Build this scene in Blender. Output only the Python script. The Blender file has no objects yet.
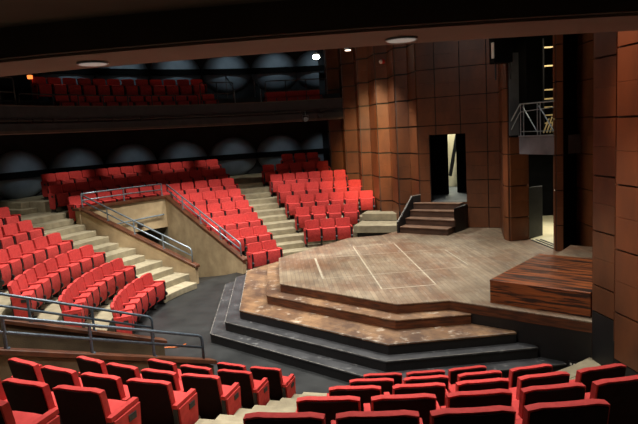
import bpy, bmesh, math, random
from mathutils import Vector, Matrix
random.seed(7)
S = bpy.context.scene
COL = S.collection
PI = math.pi
CX, CY = 0.958, 13.35            # centre of the seating circles
R1, DR, RISE = 5.617, 0.934, 0.349
DECK = 0.955

# ------------------------------------------------------------------ helpers
def lin(r, g, b):
    f = lambda c: (c/255)/12.92 if c/255 <= .04045 else (((c/255)+.055)/1.055)**2.4
    return (f(r), f(g), f(b), 1)

def pol(r, deg, z=0.0):
    a = math.radians(deg)
    return Vector((CX + r*math.cos(a), CY + r*math.sin(a), z))

def tier_r(t):   # back of the seats of a row
    return R1 + DR*(t-1)

def tier_in(t):  # riser radius of a tier
    return R1 + DR*(t-2) + 0.12

def tier_z(t):
    return RISE*(t-1)

MATS = {}
def mat(name, c1, c2=None, scale=4, rough=.6, bump=0.0, bscale=60, stretch=(1,1,1), metal=0, spec=.5, detail=6, lo=.35, hi=.65, emit=None, estr=0):
    m = bpy.data.materials.new(name); m.use_nodes = True
    nt = m.node_tree; N = nt.nodes; L = nt.links
    b = N['Principled BSDF']
    b.inputs['Roughness'].default_value = rough
    b.inputs['Metallic'].default_value = metal
    b.inputs['Specular IOR Level'].default_value = spec
    tc = N.new('ShaderNodeTexCoord'); mp = N.new('ShaderNodeMapping')
    mp.inputs['Scale'].default_value = stretch
    L.new(tc.outputs['Object'], mp.inputs['Vector'])
    nz = N.new('ShaderNodeTexNoise'); nz.inputs['Scale'].default_value = scale; nz.inputs['Detail'].default_value = detail
    L.new(mp.outputs['Vector'], nz.inputs['Vector'])
    rp = N.new('ShaderNodeValToRGB')
    rp.color_ramp.elements[0].position = lo; rp.color_ramp.elements[1].position = hi
    rp.color_ramp.elements[0].color = c1; rp.color_ramp.elements[1].color = c2 or c1
    L.new(nz.outputs['Fac'], rp.inputs['Fac']); L.new(rp.outputs['Color'], b.inputs['Base Color'])
    if bump:
        n2 = N.new('ShaderNodeTexNoise'); n2.inputs['Scale'].default_value = bscale
        L.new(mp.outputs['Vector'], n2.inputs['Vector'])
        bp = N.new('ShaderNodeBump'); bp.inputs['Strength'].default_value = bump; bp.inputs['Distance'].default_value = .02
        L.new(n2.outputs['Fac'], bp.inputs['Height']); L.new(bp.outputs['Normal'], b.inputs['Normal'])
    if emit:
        b.inputs['Emission Color'].default_value = emit; b.inputs['Emission Strength'].default_value = estr
    MATS[name] = m
    return m

def mix_scuff(m, col, scale=3, lo=.58, hi=.75, amount=.7, stretch=(1,1,1)):
    """worn or dirty patches of another colour over a material"""
    nt = m.node_tree; N = nt.nodes; L = nt.links
    b = N['Principled BSDF']
    src = b.inputs['Base Color'].links[0].from_socket
    tc = N.new('ShaderNodeTexCoord'); mp = N.new('ShaderNodeMapping'); mp.inputs['Scale'].default_value = stretch
    L.new(tc.outputs['Object'], mp.inputs['Vector'])
    nz = N.new('ShaderNodeTexNoise'); nz.inputs['Scale'].default_value = scale; nz.inputs['Detail'].default_value = 9; nz.inputs['Roughness'].default_value = .65
    L.new(mp.outputs['Vector'], nz.inputs['Vector'])
    rp = N.new('ShaderNodeValToRGB'); rp.color_ramp.elements[0].position = lo; rp.color_ramp.elements[1].position = hi
    rp.color_ramp.elements[0].color = (0,0,0,1); rp.color_ramp.elements[1].color = (amount,)*3+(1,)
    L.new(nz.outputs['Fac'], rp.inputs['Fac'])
    mx = N.new('ShaderNodeMix'); mx.data_type = 'RGBA'
    L.new(rp.outputs['Color'], mx.inputs['Factor']); L.new(src, mx.inputs['A']); mx.inputs['B'].default_value = col
    L.new(mx.outputs['Result'], b.inputs['Base Color'])

def planks(m, ang, width, depth_col=.55):
    """plank joints and per-board tone on a floor material"""
    nt = m.node_tree; N = nt.nodes; L = nt.links
    b = N['Principled BSDF']; src = b.inputs['Base Color'].links[0].from_socket
    tc = N.new('ShaderNodeTexCoord'); mp = N.new('ShaderNodeMapping'); mp.inputs['Rotation'].default_value = (0,0,ang)
    L.new(tc.outputs['Object'], mp.inputs['Vector'])
    br = N.new('ShaderNodeTexBrick'); br.inputs['Scale'].default_value = 1
    br.inputs['Brick Width'].default_value = 1.8; br.inputs['Row Height'].default_value = width
    br.inputs['Mortar Size'].default_value = .006; br.inputs['Mortar'].default_value = (.3,.27,.24,1)
    br.inputs['Color1'].default_value = (.66,.64,.62,1); br.inputs['Color2'].default_value = (1.2,1.18,1.16,1)
    L.new(mp.outputs['Vector'], br.inputs['Vector'])
    mx = N.new('ShaderNodeMix'); mx.data_type = 'RGBA'; mx.blend_type = 'MULTIPLY'; mx.inputs['Factor'].default_value = depth_col
    L.new(src, mx.inputs['A']); L.new(br.outputs['Color'], mx.inputs['B']); L.new(mx.outputs['Result'], b.inputs['Base Color'])

def obj(name, bm, m, parent=None, smooth=False, bevel=0, segs=2, subsurf=0):
    me = bpy.data.meshes.new(name)
    bmesh.ops.recalc_face_normals(bm, faces=bm.faces)
    bm.to_mesh(me); bm.free()
    me.materials.append(m)
    o = bpy.data.objects.new(name, me); COL.objects.link(o)
    if parent: o.parent = parent
    if smooth:
        for p in me.polygons: p.use_smooth = True
    if bevel:
        md = o.modifiers.new('bevel', 'BEVEL'); md.width = bevel; md.segments = segs; md.limit_method = 'ANGLE'
    if subsurf:
        md = o.modifiers.new('sub', 'SUBSURF'); md.levels = subsurf; md.render_levels = subsurf
    return o

def struct(o):
    o['kind'] = 'structure'; return o

def tag(o, label, cat, group=None):
    o['label'] = label; o['category'] = cat
    if group: o['group'] = group
    return o

def thing(name, label, cat, loc=(0,0,0), rz=0, group=None):
    o = bpy.data.objects.new(name, None); COL.objects.link(o)
    o.location = loc; o.rotation_euler = (0,0,rz); o.empty_display_size = .1
    return tag(o, label, cat, group)

def box(bm, c, s, rot=None):
    ret = bmesh.ops.create_cube(bm, size=1)
    M = Matrix.Translation(Vector(c)) @ (rot.to_4x4() if rot else Matrix()) @ Matrix.Diagonal((s[0], s[1], s[2], 1))
    bmesh.ops.transform(bm, matrix=M, verts=ret['verts'])
    return ret['verts']

def prism(bm, pts, z0, z1):
    """pts: 2D outline; z1 number or list"""
    n = len(pts)
    zt = z1 if isinstance(z1, (list, tuple)) else [z1]*n
    zb = z0 if isinstance(z0, (list, tuple)) else [z0]*n
    lo = [bm.verts.new((p[0], p[1], zb[i])) for i, p in enumerate(pts)]
    hi = [bm.verts.new((p[0], p[1], zt[i])) for i, p in enumerate(pts)]
    bm.faces.new(lo[::-1]); bm.faces.new(hi)
    for i in range(n):
        j = (i+1) % n
        bm.faces.new((lo[i], lo[j], hi[j], hi[i]))

def tube(bm, pts, r, n=8, closed_ends=True):
    pts = [Vector(p) for p in pts]
    rings = []
    for i, p in enumerate(pts):
        d = (pts[min(i+1, len(pts)-1)] - pts[max(i-1, 0)]).normalized()
        up = Vector((0,0,1)) if abs(d.z) < .95 else Vector((1,0,0))
        a = d.cross(up).normalized(); b = d.cross(a).normalized()
        rings.append([bm.verts.new(p + a*r*math.cos(2*PI*k/n) + b*r*math.sin(2*PI*k/n)) for k in range(n)])
    for i in range(len(rings)-1):
        for k in range(n):
            bm.faces.new((rings[i][k], rings[i][(k+1)%n], rings[i+1][(k+1)%n], rings[i+1][k]))
    if closed_ends:
        bm.faces.new(rings[0][::-1]); bm.faces.new(rings[-1])

def round_path(pts, r=.05, n=4):
    """rounds the inner corners of a path"""
    pts = [Vector(p) for p in pts]; out = [pts[0]]
    for i in range(1, len(pts)-1):
        a, b, c = pts[i-1], pts[i], pts[i+1]
        d1 = (a-b); d2 = (c-b); rr = min(r, d1.length*.45, d2.length*.45)
        p0 = b + d1.normalized()*rr; p1 = b + d2.normalized()*rr
        for k in range(n+1):
            t = k/n; out.append(p0*(1-t)**2 + b*2*t*(1-t) + p1*t*t)
    out.append(pts[-1]); return out

def annulus(bm, r0, r1, a0, a1, z0, z1, step=3.0):
    """solid annular sector"""
    n = max(1, int(math.ceil(abs(a1-a0)/step)))
    cols = []
    for i in range(n+1):
        a = a0 + (a1-a0)*i/n
        cols.append([bm.verts.new(pol(r, a, z)) for r, z in ((r0,z0),(r1,z0),(r1,z1),(r0,z1))])
    for i in range(n):
        for k in range(4):
            bm.faces.new((cols[i][k], cols[i][(k+1)%4], cols[i+1][(k+1)%4], cols[i+1][k]))
    bm.faces.new(cols[0]); bm.faces.new(cols[-1][::-1])

def cyl(bm, c, r, h, n=20, axis='Z'):
    ret = bmesh.ops.create_cone(bm, cap_ends=True, segments=n, radius1=r, radius2=r, depth=h)
    R = Matrix()
    if axis == 'X': R = Matrix.Rotation(PI/2, 4, 'Y')
    if axis == 'Y': R = Matrix.Rotation(PI/2, 4, 'X')
    bmesh.ops.transform(bm, matrix=Matrix.Translation(Vector(c)) @ R, verts=ret['verts'])
    return ret['verts']

# ------------------------------------------------------------------ materials
RED = mat('red_fabric', lin(186,60,57), lin(202,70,66), scale=18, rough=.85, bump=.15, bscale=400, spec=.2)
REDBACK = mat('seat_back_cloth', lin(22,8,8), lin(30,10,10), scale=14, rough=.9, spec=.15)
BLACKMETAL = mat('black_metal', lin(22,22,24), lin(30,30,32), rough=.45)
PLATE = mat('row_plate', lin(14,14,15), lin(40,40,42), scale=40, rough=.6)
CONC = mat('concrete', lin(138,128,104), lin(164,154,126), scale=5, rough=.85, bump=.25, bscale=40, lo=.3, hi=.7)
mix_scuff(CONC, lin(84,76,58), scale=1.6, lo=.52, hi=.75, amount=.5)
CONCW = mat('concrete_wall', lin(158,136,102), lin(186,164,126), scale=3, rough=.85, bump=.2, bscale=50, lo=.3, hi=.7)
mix_scuff(CONCW, lin(110,92,66), scale=1.3, lo=.5, hi=.8, amount=.5)
CONCB = mat('darker_concrete_wall', lin(84,68,48), lin(106,88,64), scale=3, rough=.85, bump=.25, bscale=50, lo=.3, hi=.7)  # darker version of concrete_wall, for the side walls of the near entrance
MOAT = mat('black_floor', lin(20,22,23), lin(43,45,45), scale=2.2, rough=.45, lo=.3, hi=.7)
mix_scuff(MOAT, lin(150,150,148), scale=5, lo=.64, hi=.78, amount=.35, stretch=(1,2.4,1))
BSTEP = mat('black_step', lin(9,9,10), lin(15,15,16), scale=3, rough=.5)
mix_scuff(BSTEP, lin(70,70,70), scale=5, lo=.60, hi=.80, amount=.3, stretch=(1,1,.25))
BTREAD = mat('black_tread', lin(40,41,43), lin(62,63,65), scale=2.6, rough=.45)
mix_scuff(BTREAD, lin(150,150,148), scale=7, lo=.58, hi=.74, amount=.5)
EDGE = mat('worn_edge', lin(84,82,76), lin(150,146,138), scale=9, rough=.7)
DECKW = mat('deck_boards', lin(112,96,76), lin(142,128,106), scale=1.3, rough=.55, lo=.3, hi=.7)
mix_scuff(DECKW, lin(104,70,46), scale=.7, lo=.44, hi=.62, amount=.8)
mix_scuff(DECKW, lin(72,60,52), scale=3.5, lo=.5, hi=.72, amount=.55, stretch=(2.2,.5,1))
mix_scuff(DECKW, lin(170,166,156), scale=6, lo=.56, hi=.76, amount=.45, stretch=(2.5,.7,1))
planks(DECKW, math.radians(86), .095, .5)
TREADW = mat('worn_tread_boards', lin(108,76,48), lin(136,106,74), scale=1.6, rough=.6, lo=.3, hi=.7)
mix_scuff(TREADW, lin(70,46,30), scale=2.2, lo=.42, hi=.60, amount=.85, stretch=(1,.6,1))
planks(TREADW, math.radians(41), .16, .6)
mix_scuff(TREADW, lin(190,178,160), scale=4.5, lo=.57, hi=.70, amount=.7)
RISERW = mat('stained_riser_wood', lin(46,22,10), lin(104,54,24), scale=3.2, rough=.5, stretch=(1,1,9), lo=.3, hi=.72)
mix_scuff(RISERW, lin(34,18,12), scale=2.6, lo=.5, hi=.7, amount=.8, stretch=(.8,.8,7))
PLATW = mat('stained_planks', lin(100,50,20), lin(164,88,38), scale=2.2, rough=.5, stretch=(.5,7,9), lo=.3, hi=.7)
mix_scuff(PLATW, lin(24,15,11), scale=1.8, lo=.47, hi=.55, amount=.95, stretch=(.5,7,9))
STAIRW = mat('dark_stair_wood', lin(56,40,32), lin(86,62,48), scale=3, rough=.55, stretch=(1,1,4), lo=.3, hi=.7)
STAIRT = mat('stair_tread_wood', lin(96,72,56), lin(128,98,76), scale=3, rough=.55)
BLACKW = mat('black_paint', lin(14,14,15), lin(20,20,21), scale=3, rough=.6)
SOOT = mat('matte_black', lin(8,8,9), lin(11,11,12), rough=.95, spec=.1)
PANEL = mat('panel_wood', lin(80,47,29), lin(122,73,42), scale=1.0, rough=.42, stretch=(1,1,.4), lo=.3, hi=.7)
mix_scuff(PANEL, lin(46,27,20), scale=2.0, lo=.45, hi=.75, amount=.55, stretch=(1,1,.5))
JOINT = mat('panel_joint', lin(20,17,16), lin(30,27,25), rough=.7)
JOINTL = mat('pale_panel_joint', lin(40,36,32), lin(54,49,44), rough=.7)
CAPW = mat('cap_wood', lin(72,40,24), lin(104,62,38), scale=4, rough=.45, stretch=(1,1,1))
STEEL = mat('galvanised_rail', lin(128,142,150), lin(150,164,172), scale=20, rough=.4, metal=.6)
PAINTRAIL = mat('grey_rail', lin(78,92,104), lin(96,110,120), scale=20, rough=.4, metal=.3)
DARKWALL = mat('dark_wall', lin(30,30,33), lin(38,38,41), scale=2, rough=.9)
DOME = mat('dome_grey', lin(104,114,124), lin(116,126,136), scale=2, rough=.65)
FASCIA = mat('fascia_grey', lin(40,41,46), lin(48,49,54), scale=3, rough=.7)
FLIP = mat('fascia_lip', lin(66,56,50), lin(78,66,58), scale=3, rough=.7)
SOFFIT = mat('soffit_paint', lin(128,104,98), lin(138,112,104), scale=2, rough=.8)
UNDER = mat('overhang_paint', lin(70,58,52), lin(80,66,60), scale=2, rough=.9)
GREYSTEEL = mat('grey_steel', lin(86,92,98), lin(112,118,124), scale=2, rough=.35, metal=.3)
PALE = mat('pale_backstage', lin(214,204,168), lin(234,226,194), scale=2, rough=.8)
CURTAIN = mat('black_curtain', lin(10,10,11), lin(14,14,15), rough=.95, spec=.1)
GLASSL = mat('downlight_lens', lin(180,172,160), lin(205,198,186), scale=60, rough=.25, emit=(1,.95,.88,1), estr=.16)
TAPE = mat('white_tape', lin(148,138,118), lin(172,162,142), scale=14, rough=.7)
CABLE = mat('orange_cable', lin(226,110,40), lin(240,130,60), rough=.5)
WHITE = mat('white_plastic', lin(226,220,206), lin(236,230,218), rough=.5)
REDPL = mat('red_plastic', lin(206,30,26), lin(216,40,34), rough=.4)
LAMPON = mat('lit_lens', (1,.95,.8,1), emit=(1,.93,.72,1), estr=60)
WARMON = mat('warm_lens', (1,.9,.8,1), emit=(1,.78,.6,1), estr=3.0)
ORANGEON = mat('orange_box_glow', (1,.4,.1,1), emit=(1,.25,.05,1), estr=1.6)
LADDERY = mat('yellow_ladder', lin(214,190,132), lin(236,214,160), rough=.5)

# ------------------------------------------------------------------ seats
def chair_shapes():
    D = {}
    # upholstered backrest: rounded slab, leaning back, top edge a little hollow
    def slab(w, z0, z1, yb, yt, th, nx=6, nz=5, dish=.02, crown=.008):
        bm = bmesh.new()
        F = []; B = []
        for j in range(nz+1):
            v = j/nz; rowf = []; rowb = []
            for i in range(nx+1):
                u = i/nx*2-1
                z = z0 + (z1-z0)*v + ((-.018*abs(u)**16) if j == nz else 0)
                y = yb + (yt-yb)*v + dish*u*u
                x = u*w/2
                rowf.append(bm.verts.new((x, y, z))); rowb.append(bm.verts.new((x, y-th, z)))
            F.append(rowf); B.append(rowb)
        for j in range(nz):
            for i in range(nx):
                bm.faces.new((F[j][i], F[j][i+1], F[j+1][i+1], F[j+1][i]))
                bm.faces.new((B[j][i], B[j+1][i], B[j+1][i+1], B[j][i+1]))
        for i in range(nx):
            bm.faces.new((F[0][i], B[0][i], B[0][i+1], F[0][i+1])); bm.faces.new((F[nz][i], F[nz][i+1], B[nz][i+1], B[nz][i]))
        for j in range(nz):
            bm.faces.new((F[j][0], F[j+1][0], B[j+1][0], B[j][0])); bm.faces.new((F[j][nx], B[j][nx], B[j+1][nx], F[j+1][nx]))
        return bm
    D['backrest'] = (slab(.47, .30, .858, -.09, -.185, .062), RED, .026)
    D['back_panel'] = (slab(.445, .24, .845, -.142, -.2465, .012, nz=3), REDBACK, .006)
    # folded seat cushion: convex front
    prof = [(-.06,.585),(.12,.600),(.150,.585),(.172,.45),(.165,.30),(.135,.18),(.08,.165),(.02,.25)]
    bm = bmesh.new(); w = .435; rings = []
    for x in (-w/2, -w/6, w/6, w/2):
        rings.append([bm.verts.new((x, y + (.012 if abs(x) < .2 else 0), z)) for y, z in prof])
    for a, b in zip(rings[:-1], rings[1:]):
        for k in range(len(prof)):
            bm.faces.new((a[k], a[(k+1)%len(prof)], b[(k+1)%len(prof)], b[k]))
    bm.faces.new(rings[0]); bm.faces.new(rings[-1][::-1])
    D['seat'] = (bm, RED, .02)
    def arm(s):
        bm = bmesh.new(); x = s*.262; w = .026
        pr = [(-.19,.575),(.165,.590),(.175,.605),(.165,.628),(-.19,.616)]
        a = [bm.verts.new((x-w, y, z)) for y, z in pr]; b = [bm.verts.new((x+w, y, z)) for y, z in pr]
        for k in range(len(pr)): bm.faces.new((a[k], a[(k+1)%len(pr)], b[(k+1)%len(pr)], b[k]))
        bm.faces.new(a[::-1]); bm.faces.new(b)
        return bm
    def leg(s):
        bm = bmesh.new(); x = s*.262
        pr = [(-.19,.574),(.168,.585),(.178,.42),(.13,.22),(.06,.03),(.14,.03),(.14,0),(-.16,0),(-.16,.03),(-.08,.03),(-.12,.14),(-.185,.20)]
        a = [bm.verts.new((x-.024, y, z)) for y, z in pr]; b = [bm.verts.new((x+.0185, y, z)) for y, z in pr] if s > 0 else [bm.verts.new((x+.024, y, z)) for y, z in pr]
        if s < 0:
            for v_ in a: v_.co.x = x-.0185
        for k in range(len(pr)): bm.faces.new((a[k], a[(k+1)%len(pr)], b[(k+1)%len(pr)], b[k]))
        bm.faces.new(a[::-1]); bm.faces.new(b)
        return bm
    def hinge(s):
        bm = bmesh.new(); cyl(bm, (s*.262, .15, .28), .062, .055, 14, 'X'); box(bm, (s*.262, .13, .22), (.046,.05,.16)); return bm
    def endp(s):
        bm = bmesh.new()
        pr = [(-.165,.572),(.17,.585),(.135,.11),(-.14,.11)]
        x0, x1 = sorted((s*.2805, s*.302))
        a = [bm.verts.new((x0, y, z)) for y, z in pr]; b = [bm.verts.new((x1, y, z)) for y, z in pr]
        for k in range(4): bm.faces.new((a[k], a[(k+1)%4], b[(k+1)%4], b[k]))
        bm.faces.new(a[::-1]); bm.faces.new(b); return bm
    def plate(s):
        bm = bmesh.new(); box(bm, (s*.305, .05, .515), (.008, .10, .06)); return bm
    for s, n in ((-1,'a'),(1,'b')):
        D['armrest_'+n] = (arm(s), RED, .012); D['leg_'+n] = (leg(s), BLACKMETAL, 0); D['hinge_'+n] = (hinge(s), BLACKMETAL, 0)
        D['end_panel_'+n] = (endp(s), RED, .004); D['row_plate_'+n] = (plate(s), PLATE, 0)
    out = {}
    for k, (bm, m, bv) in D.items():
        if bv:
            es = [e for e in bm.edges if len(e.link_faces) == 2 and e.calc_face_angle(0) > .6]
            bmesh.ops.bevel(bm, geom=es, offset=bv, segments=3, profile=.5, affect='EDGES', clamp_overlap=True)
        bmesh.ops.recalc_face_normals(bm, faces=bm.faces)
        me = bpy.data.meshes.new(k[:-2] if k[-2:] in ('_a','_b') else k); bm.to_mesh(me); bm.free(); me.materials.append(m)
        if bv:
            for p in me.polygons: p.use_smooth = True
            me.set_sharp_from_angle(angle=math.radians(50))
        out[k] = me
    return out
CH = chair_shapes()

def make_chair(sides, ends, name='theatre_seat'):
    """sides: which supports it carries ('a' its own one side, 'b' other); ends: sides with an upholstered end panel"""
    root = bpy.data.objects.new(name, None); root.empty_display_size = .1
    kids = []
    def part(k, par):
        o = bpy.data.objects.new(k[:-2] if k[-2:] in ('_a','_b') else k, CH[k]); o.parent = par; kids.append(o); return o
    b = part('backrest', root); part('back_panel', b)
    part('seat', root)
    for s in sides:
        part('armrest_'+s, root); l = part('leg_'+s, root); part('hinge_'+s, l)
    for s in ends:
        e = part('end_panel_'+s, root); part('row_plate_'+s, e)
    return root, kids

PROTO = {}
def place_chair(loc, rz, sides, ends, label, group, name='theatre_seat', cat='seat'):
    key = (sides, ends, name)
    if key not in PROTO:
        root, kids = make_chair(sides, ends, name); PROTO[key] = (root, kids); first = True
    else:
        first = False
    r0, k0 = PROTO[key]
    if first:
        r, ks = r0, k0
    else:
        r = r0.copy(); mp = {r0: r}; ks = []
        for k in k0:
            c = k.copy(); c.parent = mp[k.parent]; mp[k] = c; ks.append(c)
    COL.objects.link(r)
    for k in ks: COL.objects.link(k)
    r.location = loc; r.rotation_euler = (0, 0, rz)
    tag(r, label, cat, group)
    return r

ORD = ['first','second','third','fourth','fifth','sixth','seventh','eighth','ninth','tenth','eleventh','twelfth','thirteenth','fourteenth']
ROWN = {}
def row(block, blockname, t, a0, a1, n, aisle_first, rown, end_first=True, end_last=False, z=None, R=None, name='theatre_seat', fmt=None, group=None):
    """n seats of tier t from angle a0 (at the aisle) to a1; seats face the centre"""
    R = tier_r(t) if R is None else R; z = tier_z(t) if z is None else z
    d = 1 if a1 >= a0 else -1
    for i in range(n):
        a = a0 + (a1-a0)*i/max(1, n-1)
        p = pol(R-.245, a, z)
        rz = math.radians(a) + PI/2          # local +Y points to the centre
        # counter-clockwise is local -X when facing the centre ... first seat is at the aisle
        first_side = 'a' if d > 0 else 'b'   # side of the seat that looks towards lower index
        other = 'b' if first_side == 'a' else 'a'
        sides = first_side + (other if i == n-1 else '')
        ends = (first_side if (i == 0 and end_first) else '') + (other if (i == n-1 and end_last) else '')
        lab = (fmt or 'red seat, {s} from the steps, row {r}, {b}').format(s=ORD[i], r=rown, b=blockname)
        place_chair(p, rz, sides, ends, lab, group or ('seats of the '+blockname), name)

RW = ['one','two','three','four','five','six','seven','eight','nine']
# facing the centre with local +Y = -radial; local +X = ? -> rotation by a+90: X axis = (-sin a, cos a): increasing angle
# so the side towards lower angle is -X ('a')
bn = 'far block by the panelled wall'
for k, (t, a0, a1, n) in enumerate([(2,100.9,91.4,3),(3,102.0,88.7,4),(4,103.2,84.2,6),(5,104.0,87.0,6),(6,104.6,90.2,6),(7,105.2,93.6,5),(8,100.4,95.2,3)]):
    row('FR', bn, t, a0, a1, n, True, RW[k], end_last=True)
bn = 'far block behind the sunken entrance'
for k, (t, a0, a1, n) in enumerate([(1,117.9,123.2,2),(2,117.0,125.7,3),(3,116.5,127.4,4),(4,116.2,127.2,4),(5,115.9,128.2,5),(6,115.5,148.6,12),(7,115.6,148.6,14),(8,115.7,146.6,14)]):
    row('FM', bn, t, a0, a1, n, True, RW[k], end_last=True)
bn = 'side block between the sunken entrances'
for k, (t, a0, a1, n) in enumerate([(1,167.7,194.1,6),(2,165.7,196.8,8),(3,164.9,194.3,8),(4,165.2,184.0,6),(5,164.8,175.3,4),(6,163.4,166.8,2)]):
    row('L', bn, t, a0, a1, n, True, RW[k], end_last=(k < 3))
bn = 'near block behind the painted railings'
for k, (t, a0, a1, n) in enumerate([(1,250.4,244.5,2),(2,250.5,240.1,3),(3,251.1,238.1,4),(4,251.1,239.1,4),(5,251.2,240.6,4),(6,251.4,248.2,2)]):
    row('NL', bn, t, a0, a1, n, True, RW[k], end_last=(k < 4))
bn = 'near block by the tall panels'
for k, (t, a0, a1, n) in enumerate([(2,267.4,276.7,3),(3,266.1,279.5,4),(4,265.0,280.7,5),(5,264.0,277.6,5),(6,263.1,272.1,4)]):
    row('N', bn, t, a0, a1, n, True, RW[k], end_last=True)

# ------------------------------------------------------------------ moat floor, tiers, stairs
bm = bmesh.new(); annulus(bm, 0.01, 5.75, 0, 360, -.3, 0.0, 4); struct(obj('floor', bm, MOAT))
TH0 = {2:77,3:78,4:81,5:84.5,6:86.5,7:88.8,8:90.8}
TH1 = {2:307,3:297,4:291,5:287,6:284,7:282,8:281}
WALLR = 14.0
def tiers(name, a0f, a1f, t0, t1, last_r, rst=None):
    bm = bmesh.new()
    for t in range(t0, t1+1):
        r0 = tier_in(t) if not (rst and t == t0) else rst
        r1 = tier_in(t+1) if t < t1 else last_r
        annulus(bm, r0, r1+.0, a0f(t), a1f(t), 0 if not rst else tier_z(t)-.55, tier_z(t))
    return struct(obj(name, bm, CONC, bevel=.012, segs=1))
tiers('floor_far_terrace', lambda t: TH0[t], lambda t: {2:128.4,3:129.1,4:129.8,5:130.3}[t], 2, 5, tier_in(6))
tiers('floor_rear_terrace', lambda t: TH0[t], lambda t: 131.0, 6, 8, WALLR)
tiers('floor_rear_terrace', lambda t: 131.0, lambda t: 150.3, 6, 8, WALLR, rst=9.862)
tiers('floor_side_terrace', lambda t: 146.6 + min(3.4,(t-2)*1.1), lambda t: 213.6, 2, 5, tier_in(6))
tiers('floor_side_landing', lambda t: 150.32, lambda t: 214.0, 6, 7, WALLR)
tiers('floor_side_landing', lambda t: 214.0, lambda t: 231.3, 6, 7, WALLR, rst=9.862)
tiers('floor_near_terrace', lambda t: 231.6, lambda t: TH1[t], 2, 5, tier_in(6))
tiers('floor_near_landing', lambda t: 231.3, lambda t: TH1[t], 6, 8, WALLR)
# concrete ledges at the stage end of the far block
for q, z in (([(1.12,19.47),(2.55,19.05),(2.95,19.9),(1.5,20.45)], .97), ([(1.52,20.55),(2.80,20.02),(3.05,20.75),(1.75,21.2)], 1.215)):
    bm = bmesh.new(); prism(bm, q, z-.25, z); struct(obj('floor_ledge', bm, CONC, bevel=.012, segs=1))
    cc = Vector((2.1,20.4)); bm = bmesh.new(); prism(bm, [Vector(p)*.86+cc*.14 for p in q], .3, z-.251); struct(obj('floor_ledge_base', bm, BLACKW))
def aisle(name, a_lo, a_hi, t0, t1):
    """half-height steps between the tiers"""
    bm = bmesh.new()
    for t in range(t0, t1+1):
        r = tier_in(t); zb = tier_z(t-1); zt = zb + RISE/2
        annulus(bm, r-.44, r-.001, a_lo(r), a_hi(r), zb+.001, zt)
    return struct(obj(name, bm, CONC, bevel=.012, segs=1))
aisle('floor_far_steps', lambda r: 103.6+(r-6)*.62, lambda r: 114.4, 2, 8)
aisle('floor_side_steps', lambda r: 148.4 if r < 5.76 else 145.6+min(4.6,(r-5.3)*1.6), lambda r: 164.6-.33*(r-5.3), 2, 7)
bm = bmesh.new()
for t_ in range(2, 9):
    r = tier_in(t_); a1 = 264.4-(r-6)*.6
    annulus(bm, r-.46, r-.001, 253.5, a1, tier_z(t_-1)+.001, tier_z(t_)); annulus(bm, r-.90, r-.461, 253.5, a1, tier_z(t_-1)+.001, tier_z(t_)-RISE/2)
struct(obj('floor_near_steps', bm, CONC, bevel=.012, segs=1))
bm = bmesh.new(); annulus(bm, 5.44, 5.736, 264.6, 307.0, .001, RISE); struct(obj('floor_near_edge', bm, CONC, bevel=.012, segs=1))
aisle('floor_entrance_steps', lambda r: 199.5, lambda r: 213.4, 2, 6)
# small concrete block steps at the end of the rear row
bm = bmesh.new(); annulus(bm, 11.7, 13.0, 150.4, 153.2, tier_z(7)+.001, tier_z(7)+.16); annulus(bm, 12.1, 12.8, 150.4, 151.8, tier_z(7)+.16, tier_z(8)+.0)
struct(obj('floor_block_steps', bm, CONC, bevel=.015, segs=2))

# ------------------------------------------------------------------ sunken entrances (vomitories)
def cap_z(r, v):
    return .43 + .42*(r-5.38) if v == 1 else .40 + .40*(r-4.78)
def vom_wall(name, p0, p1, r0, r1, v, off):
    """p0 front, p1 back (2D); wall .2 thick to the side off"""
    d = (Vector(p1)-Vector(p0)).normalized(); n = Vector((-d.y, d.x))*off*.13
    bm = bmesh.new()
    q = [Vector(p0), Vector(p1), Vector(p1)+n, Vector(p0)+n]
    prism(bm, q, [0,-1.2,-1.2,0], [cap_z(r0,v)-.05, cap_z(r1,v)-.05, cap_z(r1,v)-.05, cap_z(r0,v)-.05])
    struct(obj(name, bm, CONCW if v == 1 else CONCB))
    bm = bmesh.new(); m = d*.06; n2 = n.normalized()*.03
    q = [Vector(p0)-m-n2, Vector(p1)-n2, Vector(p1)+n+n2, Vector(p0)-m+n+n2]
    prism(bm, q, [cap_z(r0,v)-.05, cap_z(r1,v)-.05, cap_z(r1,v)-.05, cap_z(r0,v)-.05], [cap_z(r0,v)+.03, cap_z(r1,v)+.03, cap_z(r1,v)+.03, cap_z(r0,v)+.03])
    return q
def P2(r, a): p = pol(r, a); return (p.x, p.y)
V1R0, V1R1 = (-2.42,17.54), P2(9.66,131.2)
V1L0, V1L1 = (-3.62,16.72), P2(9.66,149.4)
V2F0, V2F1 = P2(4.86,214.2), P2(9.66,214.6)
V2N0, V2N1 = P2(4.78,231.0), P2(9.66,231.0)
caps = []
k = 1
def trimcap(q, v, r0, r1):
    global k
    bm = bmesh.new()
    prism(bm, q, [cap_z(r0,v)-.049, cap_z(r1,v)-.049, cap_z(r1,v)-.049, cap_z(r0,v)-.049], [cap_z(r0,v)+.03, cap_z(r1,v)+.03, cap_z(r1,v)+.03, cap_z(r0,v)+.03])
    struct(obj('trim_%d' % k, bm, CAPW, bevel=.01, segs=1)); k += 1
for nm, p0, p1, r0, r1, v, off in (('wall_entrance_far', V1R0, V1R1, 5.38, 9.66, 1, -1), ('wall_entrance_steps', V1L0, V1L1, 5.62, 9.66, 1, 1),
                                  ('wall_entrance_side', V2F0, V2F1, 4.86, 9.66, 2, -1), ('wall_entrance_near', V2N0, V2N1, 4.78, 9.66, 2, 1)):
    trimcap(vom_wall(nm, p0, p1, r0, r1, v, off), v, r0, r1)
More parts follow.
